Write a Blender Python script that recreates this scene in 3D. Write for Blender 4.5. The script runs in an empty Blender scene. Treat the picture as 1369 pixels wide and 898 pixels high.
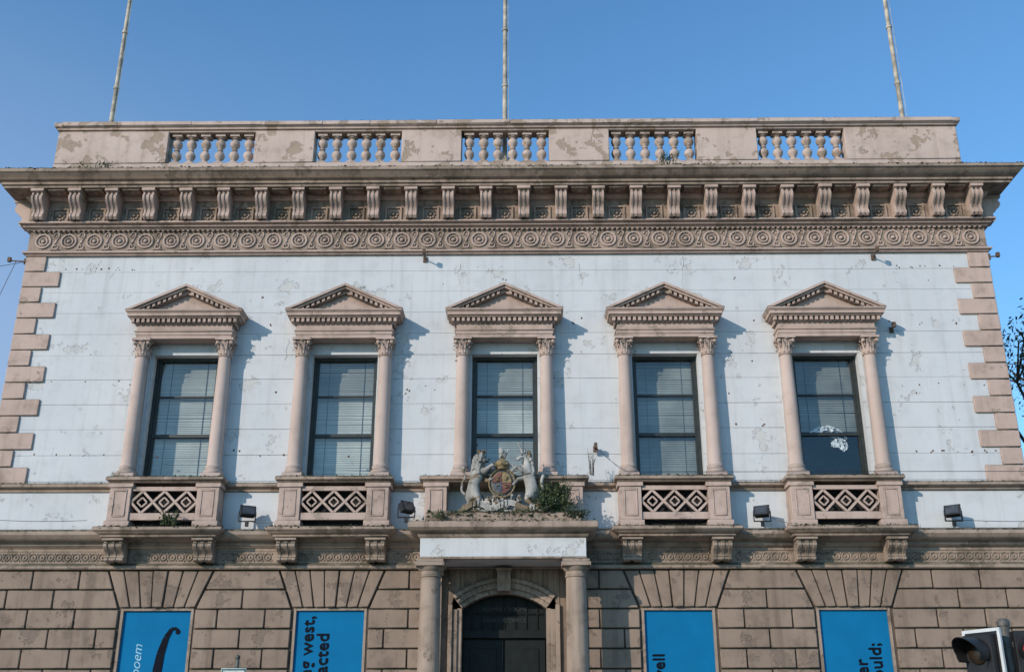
import bpy, math, random
from mathutils import Vector, Matrix
random.seed(7)
R=random.random
def U(a,b): return a+(b-a)*R()
S=bpy.context.scene
rad=math.radians

# ------------------------------------------------------------ materials
def newmat(name):
    m=bpy.data.materials.new(name); m.use_nodes=True
    nt=m.node_tree; return m,nt,nt.nodes['Principled BSDF']
def simple(name,col,rough=.6,metal=0,emit=None,es=1,var=.25,scale=9,bump=.1,spec=.5):
    m,nt,b=newmat(name); N=nt.nodes.new; L=nt.links.new
    tc=N('ShaderNodeTexCoord'); no=N('ShaderNodeTexNoise'); no.inputs['Scale'].default_value=scale; no.inputs['Detail'].default_value=6
    L(tc.outputs['Object'],no.inputs['Vector'])
    rg=N('ShaderNodeMapRange'); rg.inputs[1].default_value=.35; rg.inputs[2].default_value=.65; L(no.outputs['Fac'],rg.inputs[0])
    mx=N('ShaderNodeMix'); mx.data_type='RGBA'
    mx.inputs[6].default_value=(*[c*(1-var) for c in col],1); mx.inputs[7].default_value=(*[min(1,c*(1+var)) for c in col],1)
    L(rg.outputs[0],mx.inputs[0]); L(mx.outputs[2],b.inputs['Base Color'])
    b.inputs['Roughness'].default_value=rough; b.inputs['Metallic'].default_value=metal; b.inputs['Specular IOR Level'].default_value=spec
    if bump:
        bp=N('ShaderNodeBump'); bp.inputs['Strength'].default_value=bump; bp.inputs['Distance'].default_value=.02
        L(no.outputs['Fac'],bp.inputs['Height']); L(bp.outputs[0],b.inputs['Normal'])
    if emit:
        b.inputs['Emission Color'].default_value=(*emit,1); b.inputs['Emission Strength'].default_value=es
    return m
def stone(name,c1,c2,dirt_and_ao,dirtamt=.6,streak=.5,flake=None,flk=.56,moss=.8,bump=.35,rough=.88,ao=.6,aod=.10):
    m,nt,b=newmat(name); N=nt.nodes.new; L=nt.links.new
    tc=N('ShaderNodeTexCoord')
    def noise(sc,det=5,mp=None,ro=.6):
        n=N('ShaderNodeTexNoise'); n.inputs['Scale'].default_value=sc; n.inputs['Detail'].default_value=det; n.inputs['Roughness'].default_value=ro
        if mp:
            q=N('ShaderNodeMapping'); q.inputs['Scale'].default_value=mp; L(tc.outputs['Object'],q.inputs[0]); L(q.outputs[0],n.inputs['Vector'])
        else: L(tc.outputs['Object'],n.inputs['Vector'])
        return n.outputs['Fac']
    def mr(src,a,bb,c=0,d=1):
        n=N('ShaderNodeMapRange'); n.inputs[1].default_value=a;n.inputs[2].default_value=bb;n.inputs[3].default_value=c;n.inputs[4].default_value=d
        L(src,n.inputs[0]); return n.outputs[0]
    def mul(a,bb):
        n=N('ShaderNodeMath'); n.operation='MULTIPLY'; L(a,n.inputs[0])
        if isinstance(bb,float): n.inputs[1].default_value=bb
        else: L(bb,n.inputs[1])
        return n.outputs[0]
    def mix(f,a,bb):
        n=N('ShaderNodeMix'); n.data_type='RGBA'; L(f,n.inputs[0])
        for i,v in ((6,a),(7,bb)):
            if isinstance(v,tuple): n.inputs[i].default_value=(*v,1)
            else: L(v,n.inputs[i])
        return n.outputs[2]
    big=noise(.8,4); fine=noise(14,6,None,.7); mid=noise(3.2,6,None,.65)
    c=mix(mr(big,.38,.62),c1,c2)
    hgt=fine
    if flake:
        fm=mr(noise(1.7,8,None,.68),flk,flk+.012,0,.9); c=mix(fm,c,flake)
    c=mix(mr(mid,.52,.72,0,dirtamt),c,dirt_and_ao)
    c=mix(mr(fine,.58,.74,0,dirtamt*.8),c,dirt_and_ao)
    c=mix(mr(noise(1,5,(6,6,.35),.6),.52,.72,0,streak),c,dirt_and_ao)
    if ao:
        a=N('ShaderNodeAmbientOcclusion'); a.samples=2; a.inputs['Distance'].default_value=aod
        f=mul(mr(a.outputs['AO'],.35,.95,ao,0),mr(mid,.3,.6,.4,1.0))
        c=mix(f,c,tuple(x*.55 for x in dirt_and_ao))  # crevice grime and occlusion shading mixed into the base colour
    if moss:
        g=N('ShaderNodeNewGeometry'); s=N('ShaderNodeSeparateXYZ'); L(g.outputs['Normal'],s.inputs[0])
        f=mul(mr(s.outputs[2],.3,.75,0,moss),mr(mid,.3,.5))
        c=mix(f,c,(.045,.05,.025))
    L(c,b.inputs['Base Color']); b.inputs['Roughness'].default_value=rough
    bp=N('ShaderNodeBump'); bp.inputs['Strength'].default_value=bump; bp.inputs['Distance'].default_value=.012
    L(hgt,bp.inputs['Height']); nrm=bp.outputs[0]
    if flake:
        b2=N('ShaderNodeBump'); b2.invert=True; b2.inputs['Strength'].default_value=.8; b2.inputs['Distance'].default_value=.01
        L(fm,b2.inputs['Height']); L(nrm,b2.inputs['Normal']); nrm=b2.outputs[0]
    L(nrm,b.inputs['Normal'])
    return m
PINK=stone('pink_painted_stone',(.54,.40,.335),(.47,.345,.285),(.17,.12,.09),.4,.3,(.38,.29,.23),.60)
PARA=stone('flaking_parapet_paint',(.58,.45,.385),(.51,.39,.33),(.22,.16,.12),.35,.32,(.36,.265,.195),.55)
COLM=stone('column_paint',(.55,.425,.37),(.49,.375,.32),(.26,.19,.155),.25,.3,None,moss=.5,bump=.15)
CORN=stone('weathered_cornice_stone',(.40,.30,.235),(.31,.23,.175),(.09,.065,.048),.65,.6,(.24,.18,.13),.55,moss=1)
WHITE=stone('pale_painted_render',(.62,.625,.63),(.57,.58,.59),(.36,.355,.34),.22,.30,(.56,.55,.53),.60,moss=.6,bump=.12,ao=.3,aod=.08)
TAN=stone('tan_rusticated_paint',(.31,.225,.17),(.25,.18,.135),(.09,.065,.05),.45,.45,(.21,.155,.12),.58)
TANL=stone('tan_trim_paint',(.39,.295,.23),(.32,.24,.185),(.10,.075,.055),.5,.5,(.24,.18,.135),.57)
MOSS=simple('moss_growth',(.04,.045,.02),.95,var=.6,scale=20,bump=0)
LEAF=simple('weed_leaves',(.055,.075,.025),.8,var=.5,scale=14,bump=0)
TLEAF=simple('tree_leaves',(.035,.045,.02),.8,var=.5,scale=3,bump=0)
BARK=simple('bark',(.06,.045,.035),.9,var=.4,scale=12)
FRAME=simple('dark_window_frame',(.022,.026,.024),.45,bump=.05)
DARK=simple('dark_interior',(.02,.02,.02),.9,bump=0)
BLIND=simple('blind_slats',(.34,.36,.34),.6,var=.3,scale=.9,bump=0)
BLINDL=simple('painted_bright_slats',(.50,.52,.49),.6,var=.2,scale=1.2,bump=0)  # same slats, brighter look put into the colour
BLINDD=simple('painted_shade_slats',(.25,.265,.25),.6,var=.35,scale=1.1,bump=0)  # same slats, shade put into the colour
BLUE=simple('blue_hoarding',(.003,.155,.34),.85,var=.06,scale=2,bump=.02,spec=.15)
BLACKT=simple('black_lettering',(.004,.006,.012),.7,bump=0,spec=.1)
PALET=simple('pale_lettering',(.25,.5,.62),.5,bump=0)
WOOD=simple('flagpole_paint',(.42,.36,.28),.7,var=.4,scale=5)
METAL=simple('dark_metal',(.022,.022,.024),.5,.3)
RUST=simple('rusty_metal',(.12,.075,.05),.8)
SILV=simple('pole_metal',(.10,.095,.085),.6,.2,var=.5)
LENS=simple('dark_lens',(.06,.065,.07),.15,bump=0)
DOORM=simple('dark_green_door',(.008,.010,.009),.6,spec=.25)
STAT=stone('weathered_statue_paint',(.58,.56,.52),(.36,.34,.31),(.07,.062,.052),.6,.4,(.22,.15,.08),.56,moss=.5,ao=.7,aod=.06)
GOLD=simple('faded_gilding',(.22,.16,.08),.7,.05,var=.5,scale=25)
RED=simple('faded_red',(.15,.06,.05),.8,var=.5,scale=20)
BLU2=simple('faded_blue',(.08,.095,.115),.8,var=.5,scale=20)
SIGNW=simple('sign_white',(.62,.64,.64),.5,var=.08)
SIGNG=simple('sign_green_text',(.03,.14,.12),.5,bump=0)
PLAST=simple('crumpled_plastic',(.7,.72,.75),.3,var=.2,scale=20,bump=.6)
REDL=simple('red_lamp',(.6,.02,.01),.4,emit=(1,.04,.02),es=1.6,bump=0)
OFFL=simple('unlit_lens',(.03,.02,.012),.3,bump=0)
def glassmat():
    m,nt,b=newmat('window_glass'); N=nt.nodes.new; L=nt.links.new
    try: m.use_transparent_shadow=True
    except Exception: pass
    t=N('ShaderNodeBsdfTransparent'); t.inputs[0].default_value=(.92,.95,.94,1)
    g=N('ShaderNodeBsdfGlossy'); g.inputs['Roughness'].default_value=.03
    tc=N('ShaderNodeTexCoord'); n=N('ShaderNodeTexNoise'); n.inputs['Scale'].default_value=1.5
    bp=N('ShaderNodeBump'); bp.inputs['Strength'].default_value=.12; bp.inputs['Distance'].default_value=.05
    L(tc.outputs['Object'],n.inputs['Vector']); L(n.outputs['Fac'],bp.inputs['Height']); L(bp.outputs[0],g.inputs['Normal'])
    x=N('ShaderNodeMixShader'); x.inputs[0].default_value=.09; L(t.outputs[0],x.inputs[1]); L(g.outputs[0],x.inputs[2])
    L(x.outputs[0],nt.nodes['Material Output'].inputs['Surface']); return m
GLASS=glassmat()

# ------------------------------------------------------------ mesh builder
def empty(name,parent=None):
    o=bpy.data.objects.new(name,None); S.collection.objects.link(o); o.empty_display_size=.3
    if parent: o.parent=parent
    return o
cnt=[0]
class MB:
    def __init__(s): s.v=[]; s.f=[]; s.M=None
    def add(s,vs,fs):
        b=len(s.v)
        if s.M is not None: vs=[tuple(s.M@Vector(p)) for p in vs]
        s.v+=[tuple(p) for p in vs]; s.f+=[tuple(b+i for i in f) for f in fs]
    def box(s,x0,x1,y0,y1,z0,z1):
        cnt[0]+=1; e=(cnt[0]%9)*.00035
        x0,x1=min(x0,x1)-e,max(x0,x1)+e; y0,y1=min(y0,y1)-e,max(y0,y1)+e; z0,z1=min(z0,z1)-e,max(z0,z1)+e
        s.add([(x0,y0,z0),(x1,y0,z0),(x1,y1,z0),(x0,y1,z0),(x0,y0,z1),(x1,y0,z1),(x1,y1,z1),(x0,y1,z1)],
              [(0,3,2,1),(4,5,6,7),(0,1,5,4),(1,2,6,5),(2,3,7,6),(3,0,4,7)])
    def pxz(s,poly,y0,y1):
        n=len(poly); cnt[0]+=1; y0-=(cnt[0]%9)*.00035
        a=sum(poly[i][0]*poly[(i+1)%n][1]-poly[(i+1)%n][0]*poly[i][1] for i in range(n))
        if a<0: poly=poly[::-1]
        s.add([(x,y0,z) for x,z in poly]+[(x,y1,z) for x,z in poly],
              [tuple(range(n)),tuple(range(2*n-1,n-1,-1))]+[(i,i+n,(i+1)%n+n,(i+1)%n) for i in range(n)])
    def lathe(s,cx,cy,prof,n=20,cap=True):
        vs=[];fs=[];k=len(prof)
        for r,z in prof:
            for i in range(n):
                a=2*math.pi*i/n; vs.append((cx+r*math.cos(a),cy+r*math.sin(a),z))
        for j in range(k-1):
            for i in range(n):
                fs.append((j*n+i,j*n+(i+1)%n,(j+1)*n+(i+1)%n,(j+1)*n+i))
        if cap: fs+= [tuple(range(n-1,-1,-1)),tuple(range((k-1)*n,k*n))]
        s.add(vs,fs)
    def ring(s,cx,cz,y,Rr,r,n=20,m=6,a0=0,a1=2*math.pi,flat=1):
        full=abs(a1-a0-2*math.pi)<1e-4; vs=[];fs=[]; nn=n if full else n+1
        for i in range(nn):
            a=a0+(a1-a0)*i/n
            for j in range(m):
                b=2*math.pi*j/m; q=Rr+r*math.cos(b); vs.append((cx+q*math.cos(a),y+r*flat*math.sin(b),cz+q*math.sin(a)))
        for i in range(n):
            for j in range(m):
                i2=(i+1)%nn; fs.append((i*m+j,i2*m+j,i2*m+(j+1)%m,i*m+(j+1)%m))
        s.add(vs,fs)
    def ball(s,c,r,n=8,k=5):
        if not hasattr(r,'__len__'): r=(r,r,r)
        vs=[(c[0],c[1],c[2]-r[2])];fs=[]
        for j in range(1,k):
            t=math.pi*j/k-math.pi/2
            for i in range(n):
                a=2*math.pi*i/n; vs.append((c[0]+r[0]*math.cos(t)*math.cos(a),c[1]+r[1]*math.cos(t)*math.sin(a),c[2]+r[2]*math.sin(t)))
        vs.append((c[0],c[1],c[2]+r[2])); last=len(vs)-1
        for i in range(n):
            fs.append((0,1+(i+1)%n,1+i)); fs.append((last,last-n+i,last-n+(i+1)%n))
            for j in range(k-2): fs.append((1+j*n+i,1+j*n+(i+1)%n,1+(j+1)*n+(i+1)%n,1+(j+1)*n+i))
        s.add(vs,fs)
    def tube(s,p,q,r0,r1=None,n=8):
        r1=r0 if r1 is None else r1; p=Vector(p);q=Vector(q); d=(q-p).normalized()
        u=d.orthogonal().normalized(); w=d.cross(u); vs=[]
        for c,r in ((p,r0),(q,r1)):
            for i in range(n):
                a=2*math.pi*i/n; vs.append(c+u*r*math.cos(a)+w*r*math.sin(a))
        s.add(vs,[(i,(i+1)%n,n+(i+1)%n,n+i) for i in range(n)]+[tuple(range(n-1,-1,-1)),tuple(range(n,2*n))])
    def sweep(s,cx,hw,pf,prof,yb):
        cnt[0]+=1; e=(cnt[0]%7)*.0004; vs=[];fs=[]
        for q,z in prof:
            q+=e; vs+=[(cx-hw-q,yb,z),(cx-hw-q,-pf-q,z),(cx+hw+q,-pf-q,z),(cx+hw+q,yb,z)]
        for j in range(len(prof)-1):
            for i in range(3): a=j*4+i; fs.append((a,a+1,a+5,a+4))
        s.add(vs,fs)
    def obj(s,name,mat,parent=None,bevel=0,smooth=True,ang=38,seg=1):
        me=bpy.data.meshes.new(name); me.from_pydata(s.v,[],s.f); me.update()
        me.materials.append(mat); o=bpy.data.objects.new(name,me); S.collection.objects.link(o)
        if smooth: me.shade_smooth(); me.set_sharp_from_angle(angle=rad(ang))
        if bevel:
            b=o.modifiers.new('b','BEVEL'); b.width=bevel; b.segments=seg; b.limit_method='ANGLE'; b.angle_limit=rad(50)
        if parent: o.parent=parent
        return o

CON=[(0,1),(1,1),(1,.88),(.93,.86),(.93,.80),(1.0,.74),(1.0,.64),(.92,.55),(.76,.46),(.62,.38),(.55,.29),(.56,.22),(.64,.15),(.64,.07),(.54,0),(.1,0),(0,.02)]
def console(mb,org,P,H,w,ang=0):
    mb.M=Matrix.Translation(org)@Matrix.Rotation(ang,4,'Z')
    def sl(x0,x1,k):
        pts=[(a*P*k if a>0 else 0,b*H*(1 if k==1 else .985)+(0 if k==1 else .004)) for a,b in CON]; n=len(pts)
        mb.add([(x0,-p,z) for p,z in pts]+[(x1,-p,z) for p,z in pts],
               [tuple(range(n-1,-1,-1)),tuple(range(n,2*n))]+[(i,(i+1)%n,(i+1)%n+n,i+n) for i in range(n)])
    sl(-w/2,-w/2+w*.2,1); sl(w/2-w*.2,w/2,1); sl(-w/2+w*.19,w/2-w*.19,.93); sl(-w*.1,w*.1,.985)
    mb.box(-w/2-.02,w/2+.02,-P-.02,0,H*.9,H)
    mb.M=None

W=9.72; BAY=3.13
BX=[BAY*i for i in (-2,-1,0,1,2)]
B=empty('neoclassical_building')

# ------------------------------------------------------------ main walls
mb=MB()
edges=[6.20,6.42,6.93,7.44,7.94,8.45,8.95,9.40,9.85,10.3,10.75,11.12]
for a,b in zip(edges[:-1],edges[1:]):
    if a>=6.41 and b<=8.96:
        xs=[-W+.02]; 
        for c in BX: xs+=[c-.64,c+.64]
        xs.append(W-.02)
        segs=[(xs[i],xs[i+1]) for i in range(0,len(xs),2)]
    else: segs=[(-W+.02,W-.02)]
    for x0,x1 in segs: mb.box(x0,x1,-.012+U(-.0015,.0015),.06,a+.0035,b-.0035)
mb.obj('upper_wall_courses',WHITE,B,bevel=.002)
mb=MB()
xs=[-W+.03]
for c in BX: xs+=[c-.642,c+.642]
xs.append(W-.03)
for i in range(0,len(xs),2): mb.box(xs[i],xs[i+1],.006,.36,6.41,8.96)
mb.box(-W+.03,W-.03,.006,.36,8.955,12.5); mb.box(-W+.03,W-.03,.012,.36,4.77,6.425)
mb.box(-W+.025,W-.025,-.02,.02,5.4,6.21)
mb.obj('upper_wall_backing',WHITE,B)
mb=MB()
mb.box(-W+.01,-W+.4,.37,13.6,0,12.5); mb.box(W-.4,W-.01,.37,13.6,0,12.5); mb.box(-W+.01,W-.01,13.6,14,0,12.5)
mb.obj('side_and_rear_walls',TANL,B)
mb=MB(); mb.box(-W+.02,W-.02,.3,13.9,12.51,12.7); mb.obj('roof',DARK,B)
mb=MB(); mb.box(-W+.4,W-.4,2.5,2.6,0,12.4); mb.box(-W+.4,W-.4,.36,2.5,4.9,5.0); mb.obj('interior_partition',DARK,B)
# hairline cracks in the render
mb=MB()
for (x,z,n) in ((3.6,11.05,9),(1.5,10.9,5),(-4.3,9.3,5),(-.9,10.9,5)):
    p=Vector((x,-.0155,z)); hd=-1.6
    for i in range(n):
        hd=-1.6+U(-.6,.6); q=p+Vector((math.cos(hd)*.1,0,math.sin(hd)*.1)); mb.tube(p,q,.0025,.0022,4); p=q
mb.obj('render_cracks',RUST,B)

# quoins
mb=MB(); n=14; z0=6.36; dz=(11.1-z0)/n
for i in range(n):
    L=.70 if i%2==0 else .37
    for sg in (-1,1):
        a,b=sg*(W+.045),sg*(W-L+U(-.015,.015)); mb.box(a,b,-.055+U(-.004,.004),(.9 if i%2 else .5),z0+i*dz+.008,z0+(i+1)*dz-.008)
mb.obj('quoins',PINK,B,bevel=.012)

# ------------------------------------------------------------ main cornice
mb=MB()
mb.sweep(0,W,0,[(-.05,12.40),(.53,12.42),(.53,12.47),(.57,12.48),(.57,12.53),(.61,12.55),(.66,12.58),(.72,12.65),(.745,12.67),(.76,12.68),(.76,12.74),(.74,12.76),(.3,12.84),(-.3,12.9)],13.9)
mb.obj('crowning_cornice',CORN,B,bevel=.006)
mb=MB()
mb.sweep(0,W,0,[(-.03,11.79),(.1,11.8),(.1,12.42)],13.8)
mb.obj('bracket_zone_wall',CORN,B)
mb=MB()
mb.sweep(0,W,0,[(-.02,11.655),(.10,11.66),(.12,11.69),(.17,11.71),(.17,11.74),(.24,11.765),(.24,11.80),(.08,11.815)],13.8)
mb.sweep(0,W,0,[(-.02,11.10),(.07,11.105),(.07,11.13),(.12,11.15),(.12,11.185),(.05,11.21),(.04,11.22)],13.8)
mb.sweep(0,W,0,[(.10,12.30),(.15,12.32),(.19,12.36),(.21,12.41)],13.8)
mb.obj('cornice_mouldings',PINK,B,bevel=.004)
mb=MB(); sp=2*9.56/25; bx=[-9.56+sp*i for i in range(26)]
for x in bx: console(mb,(x+U(-.008,.008),-.1,11.81),.40+U(-.012,.006),.61,.225)
for sg in (-1,1):
    for k in range(18): console(mb,(sg*(W+.1),.12+k*sp,11.81),.40,.61,.225,ang=sg*math.pi/2)
mb.obj('cornice_consoles',PINK,B,bevel=.005)
mb=MB()
for i in range(25):
    c=(bx[i]+bx[i+1])/2; z=11.98
    h=.135
    mb.box(c-h-.035,c+h+.035,-.135,-.09,z-h-.035,z-h); mb.box(c-h-.035,c+h+.035,-.135,-.09,z+h,z+h+.035)
    mb.box(c-h-.035,c-h,-.135,-.09,z-h,z+h); mb.box(c+h,c+h+.035,-.135,-.09,z-h,z+h)
    mb.ball((c,-.13,z),.04)
    for k in range(8):
        a=k*math.pi/4; mb.ball((c+.075*math.cos(a),-.115,z+.075*math.sin(a)),(.032,.02,.032),6,4)
    mb.box(c-.17,c+.17,-.48,-.2,12.385,12.425); mb.ball((c,-.34,12.385),(.07,.07,.03))
mb.obj('rosette_panels',CORN,B,bevel=.003)
# ornament frieze
mb=MB(); mb.sweep(0,W,0,[(-.02,11.2),(.05,11.2),(.05,11.66),(-.02,11.67)],13.8); mb.obj('frieze_band',CORN,B)
mb=MB(); nfr=37; fs=2*(W-.25)/(nfr-1)
for i in range(nfr):
    x=-W+.25+fs*i; y=-.06; z=11.43
    mb.ring(x,z,y,.15,.026); mb.ring(x,z,y,.085,.018,16,5); mb.ball((x,y,z),(.045,.04,.045))
    for k in range(8):
        a=k*math.pi/4+.2; mb.ball((x+.12*math.cos(a),y,z+.12*math.sin(a)),.014,5,4)
    if i<nfr-1:
        xm=x+fs/2
        for sg in (-1,1):
            mb.ring(xm,z+sg*.135,y,.055,.018,10,5,a0=(0 if sg>0 else math.pi)-.4,a1=(math.pi if sg>0 else 2*math.pi)+.4)
            mb.ball((xm,y,z+sg*.10),.026,6,4); mb.tube((xm,y,z),(xm+sg*.05,y,z+sg*.12),.014,.02,5)
            mb.ball((xm+sg*.06,y,z+sg*.19),(.05,.02,.016),6,4); mb.ball((xm-sg*.07,y,z+sg*.19),(.04,.02,.014),6,4)
        mb.ball((xm,y,z),(.028,.02,.05),6,4)
for i in range(190):
    x=-W+.05+i*(2*W-.1)/189; mb.ball((x,-.1,11.645),(.035,.025,.022),6,4)
mb.obj('frieze_ornament',PINK,B)

# ------------------------------------------------------------ parapet
mb=MB(); PW=9.56
edges=[-PW]
for c in BX: edges+=[c-.93,c+.93]
edges.append(PW)
for i in range(0,len(edges),2): mb.box(edges[i],edges[i+1],-.02,.32,13.28,14.06)
mb.box(-PW,PW,-.03,.33,12.8,13.27); mb.box(-PW+.01,PW-.01,-.015,.31,14.03,14.09)
for sg in (-1,1): mb.box(sg*PW,sg*(PW-.34),.33,8,12.8,14.07)
mb.obj('parapet_wall',PARA,B,bevel=.012)
mb=MB(); 
prf=[(-.02,14.06),(.03,14.08),(.03,14.11),(.08,14.14),(.08,14.22),(.06,14.24),(-.3,14.27)]
mb.sweep(0,PW,.03,prf,8)
x=-PW+.08
while x<PW-.1:
    l=min(U(1.0,1.6),PW-.08-x); mb.box(x,x+l-.008,-.125,.42,14.145+U(-.004,.004),14.235+U(-.006,.006)); x+=l
mb.obj('parapet_coping',PARA,B,bevel=.008)
mb=MB()
bp=[(.055,13.33),(.08,13.35),(.08,13.385),(.05,13.40),(.055,13.43),(.095,13.48),(.108,13.53),(.095,13.585),(.055,13.63),(.045,13.65),(.062,13.66),(.062,13.68),(.045,13.69),(.055,13.715),(.095,13.76),(.108,13.81),(.095,13.865),(.055,13.91),(.05,13.925),(.08,13.94),(.08,13.975)]
for c in BX:
    for k in range(6):
        x=c-.93+1.86*(k+.5)/6+U(-.006,.006)
        mb.lathe(x,.15,bp,14); mb.box(x-.1,x+.1,.05,.25,13.26,13.34); mb.box(x-.1,x+.1,.05,.25,13.965,14.04)
mb.obj('balusters',PARA,B,bevel=0)

# ------------------------------------------------------------ windows: aedicules
ent=MB(); col=MB(); cap=MB(); ped=MB(); frm=MB(); gl=MB(); bl=MB(); bl2=MB(); bl3=MB(); jmb=MB(); lat=MB(); latd=MB(); slab=MB(); cns=MB(); tym=MB()
def leaf(mb,cx,cy,z,a,r,h,w,curl):
    pts=[(r,0,w*.5),(r+.005,.45*h,w*.62),(r+.02,.8*h,w*.5),(r+curl,h,w*.35),(r+curl+.012,.86*h,w*.15)]
    vs=[];fs=[]; ca,sa=math.cos(a),math.sin(a)
    for q,zz,ww in pts:
        for s_ in (-1,0,1):
            rr=q+(.012 if s_==0 else 0); vs.append((cx+rr*ca-s_*ww*sa,cy+rr*sa+s_*ww*ca,z+zz))
    for j in range(4):
        for i in range(2): fs.append((j*3+i,j*3+i+1,j*3+i+4,j*3+i+3))
    mb.add(vs,fs)
def capital(mb,x,y,z,h):
    mb.lathe(x,y,[(.115,z),(.135,z+.015),(.135,z+.03),(.112,z+.045),(.115,z+h*.5),(.135,z+h*.75),(.16,z+h*.86)],16)
    for k in range(8):
        leaf(mb,x,y,z+.03,k*math.pi/4,.12,h*.38,.05,.06)
        leaf(mb,x,y,z+.05,(k+.5)*math.pi/4,.125,h*.62,.045,.065)
    for k in range(4):
        a=math.pi/4+k*math.pi/2; cx,cy=x+.185*math.cos(a),y+.185*math.sin(a)
        mb.ball((cx,cy,z+h*.76),(.04,.04,.045)); mb.tube((x+.12*math.cos(a),y+.12*math.sin(a),z+h*.5),(cx,cy,z+h*.82),.015,.02,6)
        b=k*math.pi/2; mb.ball((x+.15*math.cos(b),y+.15*math.sin(b),z+h*.88),.03,6,4)
    mb.box(x-.175,x+.175,y-.175,y+.175,z+h*.88,z+h)
for wi,c in enumerate(BX):
    yc=-.2
    for sg in (-1,1):
        x=c+sg*.81
        col.box(x-.185,x+.185,yc-.185,.0,6.43,6.50)
        col.lathe(x,yc,[(.17,6.50),(.185,6.52),(.185,6.55),(.165,6.57),(.145,6.59),(.145,6.60),(.16,6.62),(.16,6.64),(.14,6.66),(.135,6.70)]+
                  [(.135-.02*(t/8)**1.6,6.70+(8.83-6.70)*t/8) for t in range(1,9)],24)
        capital(cap,x,yc,8.82,.37)
        jmb.box(x-.11,x+.11,-.05,0,6.43,9.19)
    ent.sweep(c,.955-.02,.34,[(-.3,9.18),(0,9.18),(0,9.25),(.012,9.252),(.012,9.31),(.035,9.325),(.035,9.345),(.0,9.35),(.0,9.47)],0)
    ent.sweep(c,.955,.34,[(0,9.46),(.03,9.475),(.03,9.56),(.11,9.575),(.11,9.60),(.15,9.605),(.15,9.66),(.19,9.70),(.19,9.725),(-.1,9.74)],0)
    x=c-1.0
    while x<c+1.01:
        ent.box(x-.028,x+.028,-.435,-.36,9.49,9.565); x+=.1
    ze,za=9.735,10.27; hw=1.155; sl=(za-ze)/hw
    def chev(m,t0,t1,p,back=-.0):
        x0=(za-t0-ze)/sl; x1=(za-t1-ze)/sl
        m.pxz([(c-x0,ze),(c-x1,ze),(c,za-t1),(c,za-t0)],-p,back); m.pxz([(c+x0,ze),(c,za-t0),(c,za-t1),(c+x1,ze)],-p,back)
    chev(ent,0,.055,.53); chev(ent,.053,.10,.49); chev(ent,.098,.17,.40)
    q=.12
    while q<.98:
        for sg in (-1,1):
            zt=za-.10-sl*q; ent.pxz([(c+sg*(q-.028),zt+sl*.028-.07),(c+sg*(q+.028),zt-sl*.028-.07),(c+sg*(q+.028),zt-sl*.028),(c+sg*(q-.028),zt+sl*.028)],-.46,-.38)
        q+=.1
    tym.pxz([(c-(za-.16-ze)/sl,ze),(c+(za-.16-ze)/sl,ze),(c,za-.16)],-.33,0)
    tym.pxz([(c-.42,ze+.035),(c+.42,ze+.035),(c,ze+.235)],-.35,-.30)
    # window
    yg=.25
    for a,b,z0,z1 in ((-.645,-.585,6.42,8.96),(.585,.645,6.42,8.96)): frm.box(c+a,c+b,yg-.07,yg+.04,z0,z1)
    frm.box(c-.64,c+.64,yg-.07,yg+.04,8.90,8.955); frm.box(c-.64,c+.64,yg-.09,yg+.04,6.43,6.52)
    frm.box(c-.59,c+.59,yg-.03,yg+.03,8.15,8.18); frm.box(c-.59,c+.59,yg-.045,yg+.045,7.34,7.40)
    for sg in (-1,1): frm.box(c+sg*.545,c+sg*.586,yg-.035,yg+.03,6.5,8.92)
    gl.add([(c-.58,yg,6.5),(c+.58,yg,6.5),(c+.58,yg,8.91),(c-.58,yg,8.91)],[(0,1,2,3)])
    zb=6.55 if wi!=4 else 7.45
    z=8.9
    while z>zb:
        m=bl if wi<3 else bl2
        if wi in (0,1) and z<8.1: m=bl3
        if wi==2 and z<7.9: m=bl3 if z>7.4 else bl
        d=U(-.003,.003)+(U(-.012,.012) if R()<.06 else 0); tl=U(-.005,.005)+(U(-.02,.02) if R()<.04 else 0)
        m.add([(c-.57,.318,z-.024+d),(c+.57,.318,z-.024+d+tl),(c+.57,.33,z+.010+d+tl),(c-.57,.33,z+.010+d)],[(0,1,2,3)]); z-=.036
    for xx in (-.35,.35): frm.box(c+xx-.004,c+xx+.004,.312,.316,zb,8.9)
    # balcony pedestals
    po=.81 if wi!=2 else 1.25; hwS=1.03 if wi!=2 else 1.50
    for sg in (-1,1):
        x=c+sg*po
        ped.box(x-.2,x+.2,-.40,0,5.49,6.30)
        ped.box(x-.235,x+.235,-.43,0,5.49,5.60); ped.box(x-.235,x+.235,-.425,0,6.22,6.3)
        for aa in ((-.125,-.10,5.70,6.15),(.10,.125,5.70,6.15)): ped.box(x+aa[0],x+aa[1],-.415,-.39,aa[2],aa[3])
        ped.box(x-.125,x+.125,-.415,-.39,5.675,5.70); ped.box(x-.125,x+.125,-.415,-.39,6.15,6.175)
        if wi!=2: console(cns,(x,-.08,4.875),.38,.40,.34)
    slab.sweep(c,hwS,.42,[(-.42,6.295),(.0,6.30),(.02,6.33),(.06,6.35),(.06,6.40),(.03,6.42),(-.40,6.435)],0)
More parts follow.
